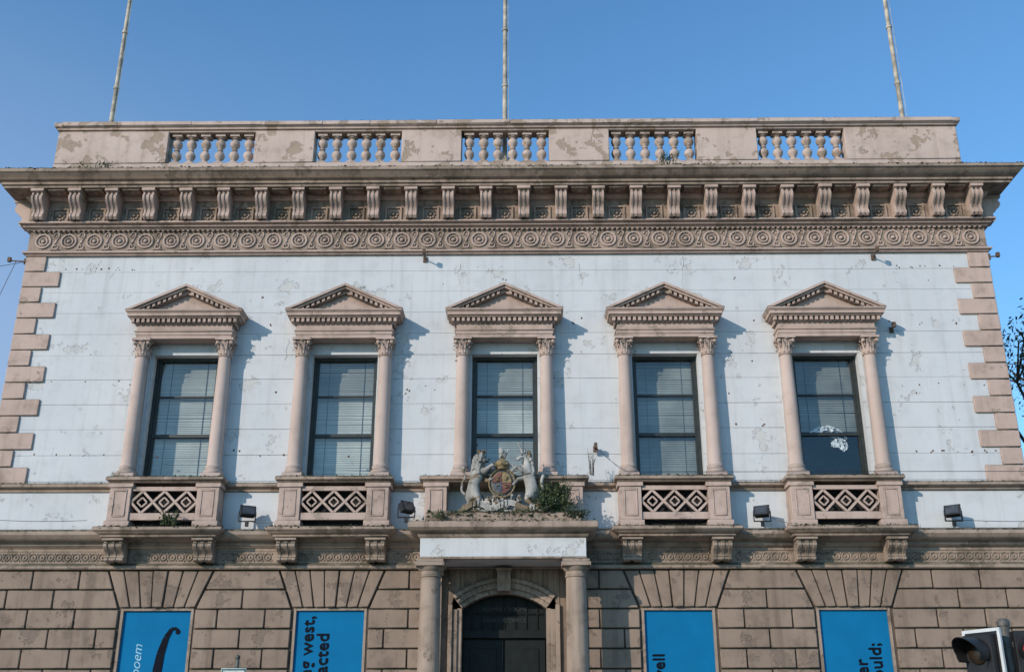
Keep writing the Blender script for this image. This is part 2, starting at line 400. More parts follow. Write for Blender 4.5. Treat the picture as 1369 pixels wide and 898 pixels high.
    if wi!=2:
        slab.sweep(c,1.0,.43,[(-.42,5.275),(.02,5.28),(.05,5.30),(.05,5.33),(.13,5.37),(.17,5.40),(.17,5.455),(.1,5.475),(-.38,5.50)],0)
        x0,x1,z0,z1=c-.61,c+.61,5.62,6.24
        lat.box(x0,x1,-.37,-.30,z0,z0+.13); lat.box(x0,x1,-.37,-.30,z1-.08,z1)
        za_,zb_=z0+.13,z1-.08; h=zb_-za_; nd=3; pw=(x1-x0)/nd
        def bar(xa,zaa,xb,zbb,t,y):
            d=Vector((xb-xa,zbb-zaa)).normalized(); nn=Vector((-d.y,d.x))*t
            lat.pxz([(xa-nn.x,zaa-nn.y),(xb-nn.x,zbb-nn.y),(xb+nn.x,zbb+nn.y),(xa+nn.x,zaa+nn.y)],y,y+.05)
        for i in range(nd):
            xa=x0+i*pw; xb=xa+pw; xm=(xa+xb)/2; zm=(za_+zb_)/2
            bar(xa,zm,xm,zb_,.024,-.362); bar(xm,zb_,xb,zm,.024,-.359); bar(xa,zm,xm,za_,.024,-.364); bar(xm,za_,xb,zm,.024,-.357)
        for i in range(nd-1):
            xm=x0+(i+1)*pw; bar(xm-pw/2,za_,xm+pw/2,zb_,.02,-.352); bar(xm-pw/2,zb_,xm+pw/2,za_,.02,-.354)
        for i in range(nd):
            xm=x0+(i+.5)*pw; zm=(za_+zb_)/2; q=pw*.22; hh=h*.22
            bar(xm-q,zm,xm,zm+hh,.016,-.35); bar(xm,zm+hh,xm+q,zm,.016,-.349); bar(xm-q,zm,xm,zm-hh,.016,-.351); bar(xm,zm-hh,xm+q,zm,.016,-.348)
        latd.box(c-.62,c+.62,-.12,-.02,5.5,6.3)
ent.obj('window_pediments',PINK,B,bevel=.004)
tym.obj('pediment_tympana',PINK,B)
col.obj('window_columns',COLM,B,bevel=.004)
cap.obj('corinthian_capitals',PINK,B)
jmb.obj('window_responds',WHITE,B,bevel=.004)
frm.obj('window_frames',FRAME,B,bevel=.004)
gl.obj('window_panes',GLASS,B,smooth=False)
bl.obj('window_blinds',BLIND,B,smooth=False); bl2.obj('window_blinds_painted_shade',BLINDD,B,smooth=False); bl3.obj('window_blinds_painted_bright',BLINDL,B,smooth=False)
ped.obj('balcony_pedestals',PINK,B,bevel=.008)
slab.obj('balcony_slabs',CORN,B,bevel=.008)
cns.obj('balcony_consoles',TANL,B,bevel=.006)
lat.obj('balcony_fretwork',PINK,B,bevel=.004)
latd.obj('balcony_shade_panel',DARK,B)  # dark panel stands in for the shade behind the fretwork
# plastic in right hand window
mb=MB(); c=BX[4]
def crum(pts,wd):
    n=26; vs=[];fs=[]
    for i in range(n+1):
        t=i/n*(len(pts)-1); k=min(int(t),len(pts)-2); f=t-k; px=pts[k][0]*(1-f)+pts[k+1][0]*f; pz=pts[k][1]*(1-f)+pts[k+1][1]*f
        ww=wd*(.5+.5*math.sin(math.pi*i/n))*U(.7,1.2)
        for j in range(5): vs.append((c+px+U(-.012,.012),.285+U(-.022,.022),pz+ww*(j/4-.5)+U(-.008,.008)))
    for i in range(n):
        for j in range(4):
            if R()<.88: a=i*5+j; fs.append((a,a+1,a+6,a+5))
    mb.add(vs,fs)
crum([(-.42,7.36),(-.25,7.47),(-.02,7.52),(.2,7.44),(.34,7.3)],.11)
crum([(.02,7.2),(.16,7.22),(.26,7.13),(.34,7.18)],.2)
crum([(-.30,7.42),(-.1,7.40),(.12,7.34),(.3,7.25)],.06)
mb.obj('torn_plastic_sheet',PLAST,B,smooth=False)

# ------------------------------------------------------------ string courses & lower cornice
mb=MB()
mb.sweep(0,W,0,[(-.02,6.21),(.05,6.215),(.05,6.26),(.10,6.285),(.13,6.30),(.13,6.35),(.08,6.38),(-.03,6.40)],13.8)
mb.sweep(0,W,0,[(-.03,5.09),(.06,5.10),(.06,5.15),(.10,5.17),(.14,5.20),(.14,5.245),(.25,5.27),(.30,5.31),(.34,5.36),(.34,5.42),(.28,5.45),(.1,5.50),(-.03,5.53)],13.8)
mb.sweep(0,W,0,[(-.03,4.765),(.10,4.77),(.12,4.79),(.12,4.83),(.09,4.86),(.06,4.885),(-.03,4.89)],13.8)
mb.sweep(0,W,0,[(-.03,4.88),(.05,4.88),(.05,5.11)],13.8)
mb.obj('lower_cornice',TANL,B,bevel=.006)
mb=MB(); x=-W+.1
while x<W:
    if min(min(abs(x-(c-.81)),abs(x-(c+.81))) for c in BX if c!=0)>.24 and abs(x)>1.3:
        mb.ring(x,4.995,-.055,.062,.016,12,4); mb.ball((x+.08,-.055,4.995+.06),.018,5,3); mb.ball((x+.08,-.055,4.995-.06),.018,5,3); mb.ball((x,-.055,4.995),.022,5,3)
    x+=.16
mb.obj('lower_frieze_ornament',TANL,B)

# ------------------------------------------------------------ ground floor rustication
mb=MB(); rows=[4.76-.345*i for i in range(13)]; bot=rows[-1]
OP=[c for c in BX if c!=0]
zl,zt=4.10,4.755; hb,ht=.69,.95
def fan(z): return hb+(ht-hb)*(z-zl)/(zt-zl)
for r in range(12):
    z1,z0=rows[r]-.010,rows[r+1]+.010
    cuts=sorted(OP+[0.0]); xl=-W; xlt=-W; iv=[]
    for c in cuts:
        if c==0: l0=l1=-1.12; r0=r1=1.12
        elif r<2:
            l0,l1=c-fan(z0)-.02,c-fan(z1)-.02; r0,r1=c+fan(z0)+.02,c+fan(z1)+.02
        else: l0=l1=c-.69; r0=r1=c+.69
        iv.append((xl,xlt,l0,l1)); xl,xlt=r0,r1
    iv.append((xl,xlt,W,W))
    for a0,a1,b0,b1 in iv:
        A=max(a0,a1); Bb=min(b0,b1); off=(r%2)*.43
        js=[k*.86+off for k in range(-14,15)]; js=[j for j in js if A+.22<j<Bb-.22]
        pts=[(a0,a1)]+[(j,j) for j in js]+[(b0,b1)]
        for (p0,p1),(q0,q1) in zip(pts[:-1],pts[1:]):
            mb.pxz([(p0+.010,z0),(q0-.010,z0),(q1-.010,z1),(p1+.010,z1)],-.06+U(-.005,.005),0)
for c in OP:
    nv=7
    for i in range(nv):
        f0,f1=-1+2*i/nv,-1+2*(i+1)/nv
        pr=.07+(.025 if i==3 else 0)
        mb.pxz([(c+f0*hb+.008,zl),(c+f1*hb-.008,zl),(c+f1*ht-.008,zt-.01),(c+f0*ht+.008,zt-.01)],-pr,0)
mb.box(-W-.02,-1.12,-.12,0,0,bot); mb.box(1.12,W+.02,-.12,0,0,bot)
mb.obj('rusticated_blocks',TAN,B,bevel=.014,ang=30)
mb=MB(); xs=[-W+.02]
for c in BX: xs+=[c-.66,c+.66] if c else [-1.0,1.0]
xs.append(W-.02)
for i in range(0,len(xs),2): mb.box(xs[i],xs[i+1],-.005,.36,0,4.78)
for c in OP: mb.box(c-.7,c+.7,0.0,.36,4.09,4.78); mb.box(c-.7,c+.7,0,.36,0,.9)
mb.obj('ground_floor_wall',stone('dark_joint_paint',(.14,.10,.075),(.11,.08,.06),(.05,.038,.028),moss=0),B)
mb=MB(); mf=MB()
for c in OP:
    mb.box(c-.615,c+.615,.03,.06,.92,4.05)
    mf.box(c-.66,c-.612,-.02,.06,.9,4.1); mf.box(c+.612,c+.66,-.02,.06,.9,4.1); mf.box(c-.612,c+.612,-.02,.06,4.045,4.095)
mb.obj('window_hoardings',BLUE,B); mf.obj('hoarding_frames',TANL,B,bevel=.005)
def text(s,x,z,size,mat,bold=.0,align='RIGHT',shear=0,y=.022,rot=True,parent=B,name='hoarding_lettering',sp=1):
    cu=bpy.data.curves.new(name,'FONT'); cu.body=s; cu.size=size; cu.align_x=align; cu.offset=bold; cu.shear=shear; cu.space_character=sp
    o=bpy.data.objects.new(name,cu); S.collection.objects.link(o); cu.materials.append(mat)
    if rot: o.matrix_world=Matrix(((0,-1,0,x),(0,0,-1,y),(1,0,0,z),(0,0,0,1)))
    else: o.matrix_world=Matrix(((1,0,0,x),(0,0,-1,y),(0,1,0,z),(0,0,0,1)))
    o.parent=parent; return o
def btext(s,x,z,size,sp=1.04):   # bold: strokes thickened by two slightly shifted copies
    text(s,x,z,size,BLACKT,.0015,sp=sp); text(s,x+.011,z+.004,size,BLACKT,.0015,y=.0215,sp=sp); text(s,x-.009,z-.004,size,BLACKT,.0015,y=.021,sp=sp)
text('a short poem',-6.47,3.46,.24,PALET,0,shear=.3)
btext('travelling west,',-3.42,3.96,.31)
btext('attracted',-3.14,3.66,.31)
btext('farewell',2.84,3.30,.29)
btext('together',6.42,3.20,.30)
btext('would;',6.68,3.48,.30)
mb=MB()
pts=[(-6.16,2.6),(-6.16,3.0),(-6.13,3.3),(-6.06,3.58),(-5.98,3.73),(-5.90,3.74),(-5.85,3.70)]
wd=[.075,.08,.07,.05,.03,.022,.02]
for i in range(len(pts)-1):
    a=Vector(pts[i]);b=Vector(pts[i+1]); d=(b-a).normalized(); n_=Vector((-d.y,d.x))
    p=[a-n_*wd[i],a+n_*wd[i],b+n_*wd[i+1],b-n_*wd[i+1]]; mb.pxz([tuple(q) for q in p],.018-i*.0005,.03)
mb.ball((-5.86,.02,3.68),(.045,.004,.045))
mb.obj('hoarding_flourish',BLACKT,B)

# ------------------------------------------------------------ doorway
mb=MB(); hw_,cr,spz=.76,4.34,4.08; rise=cr-spz; RR=(hw_**2+rise**2)/(2*rise); cz=cr-RR; am=math.asin(hw_/RR)
def arch(m,r0,r1,p,n=18,back=.2):
    for i in range(n):
        a,b=-am+2*am*i/n,-am+2*am*(i+1)/n
        m.pxz([(r0*math.sin(a),cz+r0*math.cos(a)),(r0*math.sin(b),cz+r0*math.cos(b)),(r1*math.sin(b),cz+r1*math.cos(b)),(r1*math.sin(a),cz+r1*math.cos(a))],-p,back)
arch(mb,RR,RR+.09,.02); arch(mb,RR+.088,RR+.2,.06); arch(mb,RR+.198,RR+.27,.10)
o=(RR+.27)*math.sin(am)
for sg in (-1,1):
    mb.box(sg*.76,sg*.84,-.02,.2,0,spz); mb.box(sg*.838,sg*.93,-.06,.2,0,spz-.02); mb.box(sg*.928,sg*1.0,-.10,.2,0,spz+.06)
    mb.box(sg*1.12,sg*1.42,-.16,0,0,4.66); mb.box(sg*1.09,sg*1.45,-.2,0,4.64,4.80)
mb.obj('door_surround',TANL,B,bevel=.005)
mb=MB()
for i in range(22):
    x0,x1=-1.1+2.2*i/22,-1.1+2.2*(i+1)/22; xm=(x0+x1)/2
    def zo(x): 
        r=RR+.25
        return cz+math.sqrt(max(.01,r*r-x*x)) if abs(x)<o else spz-.1
    mb.pxz([(x0,zo(x0)),(x1,zo(x1)),(x1,4.78),(x0,4.78)],-.03-(.02 if i%3 else 0),.2)
for sg in (-1,1): mb.box(sg*.99,sg*1.12,-.03,.2,0,4.7)
mb.obj('door_spandrel',TAN,B,bevel=.004)
mb=MB(); console(mb,(0,-.08,4.36),.2,.4,.24); mb.obj('door_keystone',TANL,B,bevel=.005)
mb=MB(); mb.box(-.78,.78,.26,.34,0,4.4)
for sg in (-1,1):
    mb.box(sg*.02,sg*.74,.22,.27,.1,3.55)
    for a,b in ((.3,1.3),(1.5,2.5),(2.7,3.4)): mb.box(sg*.14,sg*.62,.20,.23,a,b)
mb.box(-.78,.78,.16,.27,3.58,3.72)
for i in range(-3,4): mb.box(i*.2-.012,i*.2+.012,.235,.265,3.72,4.35)
mb.box(-.7,.7,.235,.262,4.0,4.02)
mb.obj('entrance_door',DOORM,B,bevel=.006)
DL=simple('faint_door_lettering',(.03,.032,.027),.6,bump=0)
text('ASSEMBLY ROOMS',0,4.06,.10,DL,.0,'CENTER',y=.225,rot=False,name='door_lettering')
text('BANKING OFFICE',0,3.86,.10,DL,.0,'CENTER',y=.225,rot=False,name='door_lettering')
mb=MB(); mb.box(-1.0,1.0,.35,.5,0,4.8); mb.obj('door_back',DARK,B)

# ------------------------------------------------------------ porch
mb=MB()
for sg in (-1,1):
    x=sg*1.27
    mb.box(x-.27,x+.27,-1.07,-.53,0,.9); mb.box(x-.25,x+.25,-1.05,-.55,.9,.98)
    mb.lathe(x,-.8,[(.24,.98),(.25,1.02),(.25,1.06),(.21,1.1),(.20,1.16)]+[(.20-.025*(t/8)**1.5,1.16+(4.50-1.16)*t/8) for t in range(1,9)]+[(.195,4.505),(.195,4.53),(.178,4.54),(.178,4.60),(.20,4.62),(.235,4.665),(.245,4.68)],28)
    mb.box(x-.255,x+.255,-1.055,-.545,4.68,4.75); mb.box(x-.235,x+.235,-1.03,-.56,4.745,4.80)
mb.obj('porch_columns',TANL,B,bevel=.008)
mb=MB(); mb.box(-1.45,1.45,-1.0,0,4.81,5.20); mb.obj('porch_entablature',WHITE,B,bevel=.006)
mb=MB()
mb.sweep(0,1.45,1.0,[(-.05,4.795),(.012,4.80),(.012,4.835),(0,4.84)],0)
mb.sweep(0,1.45,1.0,[(0,5.16),(.03,5.18),(.05,5.21),(.05,5.24),(.12,5.26),(.18,5.29),(.21,5.32),(.21,5.40),(.19,5.43),(-.05,5.48),(-.5,5.50)],0)
mb.box(-1.38,1.38,-.98,-.3,5.46,5.62)
mb.box(-1.3,1.3,-.9,-.4,5.61,5.66)
mb.obj('porch_cornice',CORN,B,bevel=.01)
mb=MB(); mb.box(-1.6,1.6,-1.3,0,0,.16); mb.box(-1.1,1.1,-1.0,.3,.16,.32); mb.obj('door_steps',TANL,B,bevel=.015)

# pits & fixings left on the wall by removed lettering
mb=MB()
def pits(x0,x1,z,n,dz=0):
    for i in range(n):
        x=x0+(x1-x0)*i/(n-1)+U(-.06,.06); s=U(.010,.025)
        for k in range(random.choice((1,1,2))): mb.ball((x+U(-.04,.04),-.012,z+U(-.03,.03)+dz*i),(s,.008,s),6,4)
pits(-8.9,-7.6,10.83,7); pits(-7.5,-8.6,10.82,4); pits(7.9,9.0,10.8,6); pits(-9.2,-7.7,6.93,6); pits(7.8,9.3,6.95,7); pits(7.7,9.2,8.3,5); pits(7.6,8.9,9.55,3); pits(-8.8,-7.6,8.4,3); pits(-5.4,-4,9.6,3); pits(1.0,2.2,9.7,3); pits(-2.3,-1.4,8.2,3)
for i in range(20): pits(U(-9,9),U(-9,9),U(6.6,11),2)
mb.obj('wall_fixing_holes',RUST,B)

# ------------------------------------------------------------ flagpoles
for x in (-8.72,-.02,8.70):
    mb=MB(); mb.tube((x,.55,12.7),(x,.55,20.5),.056,.04,10)
    for z in (14.35,15.5,17): mb.tube((x,.55,z),(x,.55,z+.05),.066,.066,10)
    mb.box(x-.1,x+.1,.42,.68,12.7,13.6); mb.ball((x,.55,20.55),.09)
    mb.tube((x+.085,.5,13.2),(x+.06,.5,20.2),.006,.006,5)
    mb.obj('flagpole',WOOD)

# ------------------------------------------------------------ coat of arms
CA=empty('royal_coat_of_arms')
def skin(name,pts,edges,mat,root=0,lv=2,M=None,k=1.0):
    me=bpy.data.meshes.new(name)
    vs=[M@Vector(p[:3]) if M else Vector(p[:3]) for p in pts]
    me.from_pydata(vs,edges,[]); o=bpy.data.objects.new(name,me); S.collection.objects.link(o); me.materials.append(mat)
    s_=o.modifiers.new('s','SKIN'); s_.use_smooth_shade=True
    for i,p in enumerate(pts):
        d=me.skin_vertices[0].data[i]; r=p[3]*k; d.radius=(r,r); d.use_root=(i==root)
    sb=o.modifiers.new('d','SUBSURF'); sb.levels=lv; sb.render_levels=lv
    o.parent=CA; return o
OX,OY,OZ=-.03,-.72,5.66
T=Matrix.Translation((OX,OY,OZ))@Matrix.Scale(1.08,4)
L=[(-.50,0,.34,.115),(-.48,0,.46,.105),(-.43,0,.60,.12),(-.39,0,.72,.115),(-.37,-.01,.82,.095),(-.335,-.04,.90,.085),(-.265,-.09,.875,.05),
   (-.30,-.07,.68,.062),(-.23,-.09,.74,.046),(-.17,-.1,.79,.038),(-.13,-.12,.78,.036),
   (-.32,.06,.60,.055),(-.24,.0,.54,.042),(-.18,-.04,.57,.034),(-.15,-.06,.55,.034),
   (-.42,-.08,.27,.09),(-.36,-.10,.20,.06),(-.46,-.10,.12,.040),(-.42,-.11,.04,.036),(-.35,-.14,.03,.036),
   (-.55,.05,.24,.085),(-.53,.06,.17,.055),(-.62,.06,.12,.038),(-.62,.04,.04,.036),(-.55,.02,.03,.036),
   (-.60,.02,.30,.030),(-.68,.03,.38,.024),(-.67,.03,.52,.022),(-.61,.03,.62,.022),(-.66,.03,.72,.026),(-.64,.03,.80,.045)]
E=[(0,1),(1,2),(2,3),(3,4),(4,5),(5,6),(3,7),(7,8),(8,9),(9,10),(2,11),(11,12),(12,13),(13,14),(0,15),(15,16),(16,17),(17,18),(18,19),(0,20),(20,21),(21,22),(22,23),(23,24),(0,25),(25,26),(26,27),(27,28),(28,29),(29,30)]
skin('lion_body',L,E,STAT,0,2,T,1.0)
mb=MB(); mb.M=T
for i in range(80):
    a=U(0,6.28); t=R(); r=.12-.02*t
    x=-.36-.05*t+r*math.cos(a)*(.95 if math.cos(a)<0 else .45); mb.ball((x,-.0+r*math.sin(a)*.95,.96-.32*t),(.034,.034,.052),6,4)
for sg in (-1,1):
    mb.ball((-.345,-.03+sg*.085,.985),(.022,.015,.03),6,4)
mb.obj('lion_mane',STAT,CA)
mb=MB(); mb.M=T
mb.lathe(-.345,-.02,[(.05,.985),(.055,1.01),(.075,1.04)],10)
for k in range(6):
    a=k*math.pi/3; mb.ball((-.345+.07*math.cos(a),-.02+.07*math.sin(a),1.055),.016,6,4)
mb.obj('lion_crown',GOLD,CA)
mb=MB(); mb.M=T
mb.ball((-.275,-.125,.925),.013,6,4); mb.ball((-.30,.045,.93),.013,6,4); mb.ball((-.215,-.105,.885),(.016,.025,.014),6,4); mb.box(-.262,-.222,-.15,-.06,.845,.855)
mb.obj('lion_face',METAL,CA)
Un=[(.52,0,.34,.11),(.50,0,.47,.10),(.46,0,.60,.11),(.43,0,.72,.10),(.43,0,.82,.075),(.41,-.01,.91,.062),(.36,-.03,.97,.058),(.29,-.06,.92,.042),(.245,-.08,.87,.036),
    (.34,-.07,.70,.052),(.26,-.09,.77,.034),(.19,-.1,.72,.026),(.16,-.11,.67,.03),
    (.36,.04,.60,.052),(.27,.0,.58,.034),(.21,-.03,.50,.026),(.18,-.05,.46,.03),
    (.45,-.08,.26,.085),(.40,-.10,.20,.055),(.50,-.10,.13,.034),(.47,-.12,.05,.028),(.44,-.13,.03,.034),
    (.57,.05,.24,.08),(.55,.06,.18,.052),(.66,.06,.13,.032),(.66,.04,.05,.026),(.63,.03,.03,.034),
    (.62,.02,.31,.024),(.69,.03,.40,.026),(.66,.03,.54,.03),(.70,.03,.66,.036)]
E=[(0,1),(1,2),(2,3),(3,4),(4,5),(5,6),(6,7),(7,8),(3,9),(9,10),(10,11),(11,12),(2,13),(13,14),(14,15),(15,16),(0,17),(17,18),(18,19),(19,20),(20,21),(0,22),(22,23),(23,24),(24,25),(25,26),(0,27),(27,28),(28,29),(29,30)]
skin('unicorn_body',Un,E,STAT,0,2,T,1.0)
mb=MB(); mb.M=T
mb.tube((.345,-.05,1.01),(.27,-.07,1.19),.02,.004,8)
for sg in (-1,1): mb.tube((.385,-.02+sg*.04,1.02),(.395,-.02+sg*.055,1.09),.018,.003,6)
for i in range(26):
    t=i/25; mb.ball((.46+.055*t+U(-.02,.02),.0+U(-.05,.03),1.02-.36*t),(.035,.03,.05),6,4)
mb.ring(.43,.82,0,.09,.018,12,6)
mb.obj('unicorn_mane_and_horn',STAT,CA)
mb=MB(); mb.M=T; mb.ball((.335,-.085,.97),.013,6,4); mb.ball((.245,-.115,.875),.009,6,4); mb.obj('unicorn_face',METAL,CA)
def ell(rx,rz,cx,cz,n=28): return [(cx+rx*math.cos(2*math.pi*i/n),cz+rz*math.sin(2*math.pi*i/n)) for i in range(n)]
mb=MB(); mb.M=T; mb.pxz(ell(.225,.25,0,.50),-.02,.08)
mb.obj('shield_garter',BLU2,CA,bevel=.008)
mb=MB(); mb.M=T
vs=28
for i in range(vs):
    a=2*math.pi*i/vs; b=2*math.pi*(i+1)/vs
    mb.tube((.215*math.cos(a),-.03,.50+.24*math.sin(a)),(.215*math.cos(b),-.03,.50+.24*math.sin(b)),.016,.016,6)
    mb.tube((.165*math.cos(a),-.035,.50+.185*math.sin(a)),(.165*math.cos(b),-.035,.50+.185*math.sin(b)),.013,.013,6)
for (x,z) in ((-.07,.59),(-.07,.56),(-.07,.53),(.07,.46),(.07,.42),(-.07,.45)): mb.ball((x,-.075,z),(.04,.012,.01),6,4)
mb.tube((.05,-.075,.55),(.09,-.075,.61),.012,.012,6); mb.ball((.07,-.075,.57),(.03,.012,.035),6,4)
mb.lathe(0,-.0,[(.095,.74),(.10,.77),(.125,.80),(.115,.86),(.07,.90),(.02,.915)],14)
for k in range(8):
    a=k*math.pi/4; mb.ball((.12*math.cos(a),.12*math.sin(a),.82),.022,6,4)
mb.ball((0,0,.93),.03)
mb.obj('shield_gilding',GOLD,CA)
for i,(sx,sz,m) in enumerate(((-1,1,RED),(1,1,GOLD),(-1,-1,BLU2),(1,-1,RED))):
    mb=MB(); mb.M=T; a0={(-1,1):90,(1,1):0,(-1,-1):180,(1,-1):270}[(sx,sz)]
    pl=[(sx*.003,.50+sz*.003)]+[(.155*math.cos(rad(a0+90*k/8))+sx*.003,.50+.175*math.sin(rad(a0+90*k/8))+sz*.003) for k in range(9)]
    mb.pxz(pl,-.06,.0); mb.obj('shield_quarter',m,CA)
C=[(.03,0,.99,.055),(-.01,0,1.03,.05),(-.03,-.01,1.09,.045),(-.055,-.03,1.085,.026),(-.02,-.03,.96,.025),(-.035,-.04,.935,.02),(.05,0,.95,.028),(.055,-.01,.935,.02),(.08,0,1.02,.016),(.11,0,1.09,.018)]
skin('crest_lion',C,[(0,1),(1,2),(2,3),(1,4),(4,5),(0,6),(6,7),(0,8),(8,9)],STAT,0,2,T)
mb=MB(); mb.M=T
for sg in (-1,1):
    for k in range(9):
        a=k/8; mb.ring(sg*(.13+.09*a),.80-.10*a,.0,.055-.02*a,.02,10,5,a0=R()*3,a1=R()*3+4)
for i in range(23):
    t=-1+2*i/23; x=t*.66; z=.10+.055*math.sin(t*7.5)-.03*abs(t); x2=(-1+2*(i+1)/23)*.66; t2=-1+2*(i+1)/23; z2=.10+.055*math.sin(t2*7.5)-.03*abs(t2)
    mb.pxz([(x,z-.05),(x2,z2-.05),(x2,z2+.05),(x,z+.05)],-.17+.03*math.sin(t*9),-.10+.03*math.sin(t*9))
for i in range(90): mb.ball((U(-.68,.68),U(-.14,.1),U(.0,.09)),(U(.02,.06),.04,U(.015,.045)),6,4)
for i in range(40): mb.ball((U(-.34,.34),U(-.10,.02),U(.12,.30)),(U(.015,.04),.03,U(.02,.045)),6,4)
mb.box(-.70,.70,-.16,.16,-.03,.02)
mb.obj('ribbon_and_mantling',STAT,CA)

# ------------------------------------------------------------ moss + weeds
def blob(mb,x,y,z,s):
    v=[(1,0,0),(-1,0,0),(0,1,0),(0,-1,0),(0,0,1),(0,0,-1)]
    mb.add([(x+a*s*U(.6,1.5),y+b*s*U(.6,1.2),z+c*s*U(.3,.8)) for a,b,c in v],[(0,2,4),(2,1,4),(1,3,4),(3,0,4),(2,0,5),(1,2,5),(3,1,5),(0,3,5)])
mb=MB()
x=-W-.7
while x<W+.7:
    d=.5+.5*math.sin(x*1.7)+.5*math.sin(x*.63+1)
    for k in range(random.randint(1,4+int(5*max(0,d)))): blob(mb,x+U(-.05,.05),-.74+U(-.02,.10),12.76+U(-.035,.015),U(.008,.032))
    x+=.05
for c in BX:
    hw2=1.15 if c else 1.6; pz=5.47 if c else 5.45; py=-.58 if c else -1.18
    for i in range(260): blob(mb,c+U(-hw2,hw2),py+U(-.03,.1),pz+U(-.04,.015),U(.006,.026))
    for i in range(160): blob(mb,c+U(-hw2+.1,hw2-.1),-.46+U(-.03,.03),6.42+U(-.02,.01),U(.006,.018))
for i in range(420): blob(mb,U(-W,W),-.12+U(-.02,.03),6.37,U(.006,.02))
for i in range(420): blob(mb,U(-W,W),-.32+U(-.02,.03),5.44,U(.006,.022))
for i in range(420): blob(mb,U(-1.38,1.38),U(-1.0,-.85),5.62+U(-.08,.03),U(.012,.04))
for i in range(260): blob(mb,U(-PW,PW),-.1+U(-.01,.05),14.25,U(.006,.016))
mb.obj('moss',MOSS,None,smooth=False)
def weed(x,y,z,rx,rz,n,ls=.03,blades=10,mat=LEAF):
    mb=MB()
    for i in range(max(3,n//40)):
        a=U(-1,1)*rx*.8; mb.tube((x+a*.3,y+U(-.05,.05),z),(x+a,y+U(-.1,.1),z+rz*U(.5,1)),.004,.002,4)
    cl=[(x+U(-rx,rx)*.8,y+U(-.5,.5)*rx,z+U(.1,.9)*rz,U(.25,.5)) for _ in range(9)]
    for i in range(n):
        cx,cy,cz,cr=random.choice(cl); p=Vector((random.gauss(cx,rx*.2),random.gauss(cy,rx*.18),max(z,random.gauss(cz,rz*.14))))
        u=Vector((U(-1,1),U(-1,1),U(-1,1))).normalized(); w=u.orthogonal().normalized(); s=ls*U(.5,1.3)
        mb.add([p-u*s,p+w*s*.45,p+u*s,p-w*s*.45],[(0,1,2,3)])
    for i in range(blades):
        a=U(-1,1); b=Vector((x+a*rx*.6,y+U(-.05,.05),z)); t=b+Vector((a*rx*.6+U(-.1,.1),U(-.15,.05),rz*U(.6,1.2))); m=(b+t)/2+Vector((0,0,rz*.2))
        mb.add([b-Vector((.006,0,0)),b+Vector((.006,0,0)),m+Vector((.006,0,0)),m-Vector((.006,0,0)),t],[(0,1,2,3),(3,2,4)])
    mb.obj('weeds',mat,None,smooth=False)
weed(.92,-.85,5.66,.38,.52,2000,.030,34)
weed(1.32,-.95,5.50,.22,.16,350,.025,16)
weed(.1,-1.0,5.60,.5,.06,260,.018,22)
weed(-.9,-1.0,5.58,.4,.05,160,.018,16)
weed(-6.05,-.52,5.5,.2,.26,300,.026,12)
weed(3.35,-.6,12.82,.22,.28,260,.025,10)
weed(-8.35,-.6,12.80,.35,.16,260,.022,10)
weed(-1.15,-1.05,5.5,.15,.16,120,.02,8)
weed(-7.2,-.35,6.43,.12,.1,60,.015,5)
weed(.05,-.3,10.26,.16,.06,60,.012,4)
weed(-2.9,-.3,10.24,.2,.05,60,.012,4)
weed(1.62,-.4,6.42,.07,.42,60,.015,6,BARK)

# ------------------------------------------------------------ fixtures
def flood(x,y,z,rz=0):
    mb=MB(); mb.M=Matrix.Translation((x,y,z))@Matrix.Rotation(rz,4,'Z')@Matrix.Rotation(rad(-25),4,'X')
    mb.box(-.13,.13,-.05,.05,-.09,.09); mb.box(-.145,.145,-.065,-.045,-.105,.105)
    for i in range(6): mb.box(-.11+i*.04,-.10+i*.04,.05,.075,-.08,.08)
    mb.M=Matrix.Translation((x,y,z)); mb.box(-.16,-.145,-.01,.03,-.16,.02); mb.box(.145,.16,-.01,.03,-.16,.02); mb.box(-.16,.16,-.01,.03,-.175,-.16); mb.box(-.03,.03,0,.04,-.26,-.17)
    e=empty('floodlight'); mb.obj('housing',METAL,e,bevel=.004)
    mb=MB(); mb.M=Matrix.Translation((x,y,z))@Matrix.Rotation(rz,4,'Z')@Matrix.Rotation(rad(-25),4,'X'); mb.box(-.11,.11,-.07,-.06,-.08,.08); mb.obj('lens',LENS,e)
flood(-4.72,-.28,5.78,.5); flood(-1.78,-.42,5.82,.8); flood(4.72,-.28,5.76,-.5); flood(8.2,-.28,5.76,-.6)
def arm(x,y0,z,l,dirx=0):
    mb=MB(); mb.tube((x,y0,z),(x+dirx*l,y0-(0 if dirx else l),z+.02),.014,.014,6); mb.box(x+dirx*l-.03,x+dirx*l+.03,y0-(0 if dirx else l)-.03,y0-(0 if dirx else l)+.03,z,z+.09)
    mb.box(x-.04,x+.04,y0-.02,y0+.01,z-.06,z+.06); mb.obj('cable_bracket',RUST)
arm(-1.62,-.02,11.0,.3); arm(7.45,-.02,11.0,.3); arm(-W-.05,-.02,11.0,.35,-1); arm(W+.05,-.02,11.0,.2,1); arm(7.62,-.02,9.42,.18); arm(1.72,-.1,7.0,.12)
mb=MB()
def cable(a,b,sag,r=.006,n=14):
    a=Vector(a);b=Vector(b); p=a
    for i in range(1,n+1):
        t=i/n; q=a.lerp(b,t)-Vector((0,0,sag*4*t*(1-t))); mb.tube(p,q,r,r,4); p=q
cable((1.72,-.2,7.02),(2.3,-.47,6.47),.05); cable((2.3,-.47,6.47),(9.8,-.47,6.46),.0)
cable((-9.8,-.42,5.66),(-7.6,-.45,5.6),.04); cable((-9.98,-.02,11.0),(-11.2,-.3,6.0),0); cable((-9.7,-.05,11.0),(-12.6,-.3,10.6),.1)
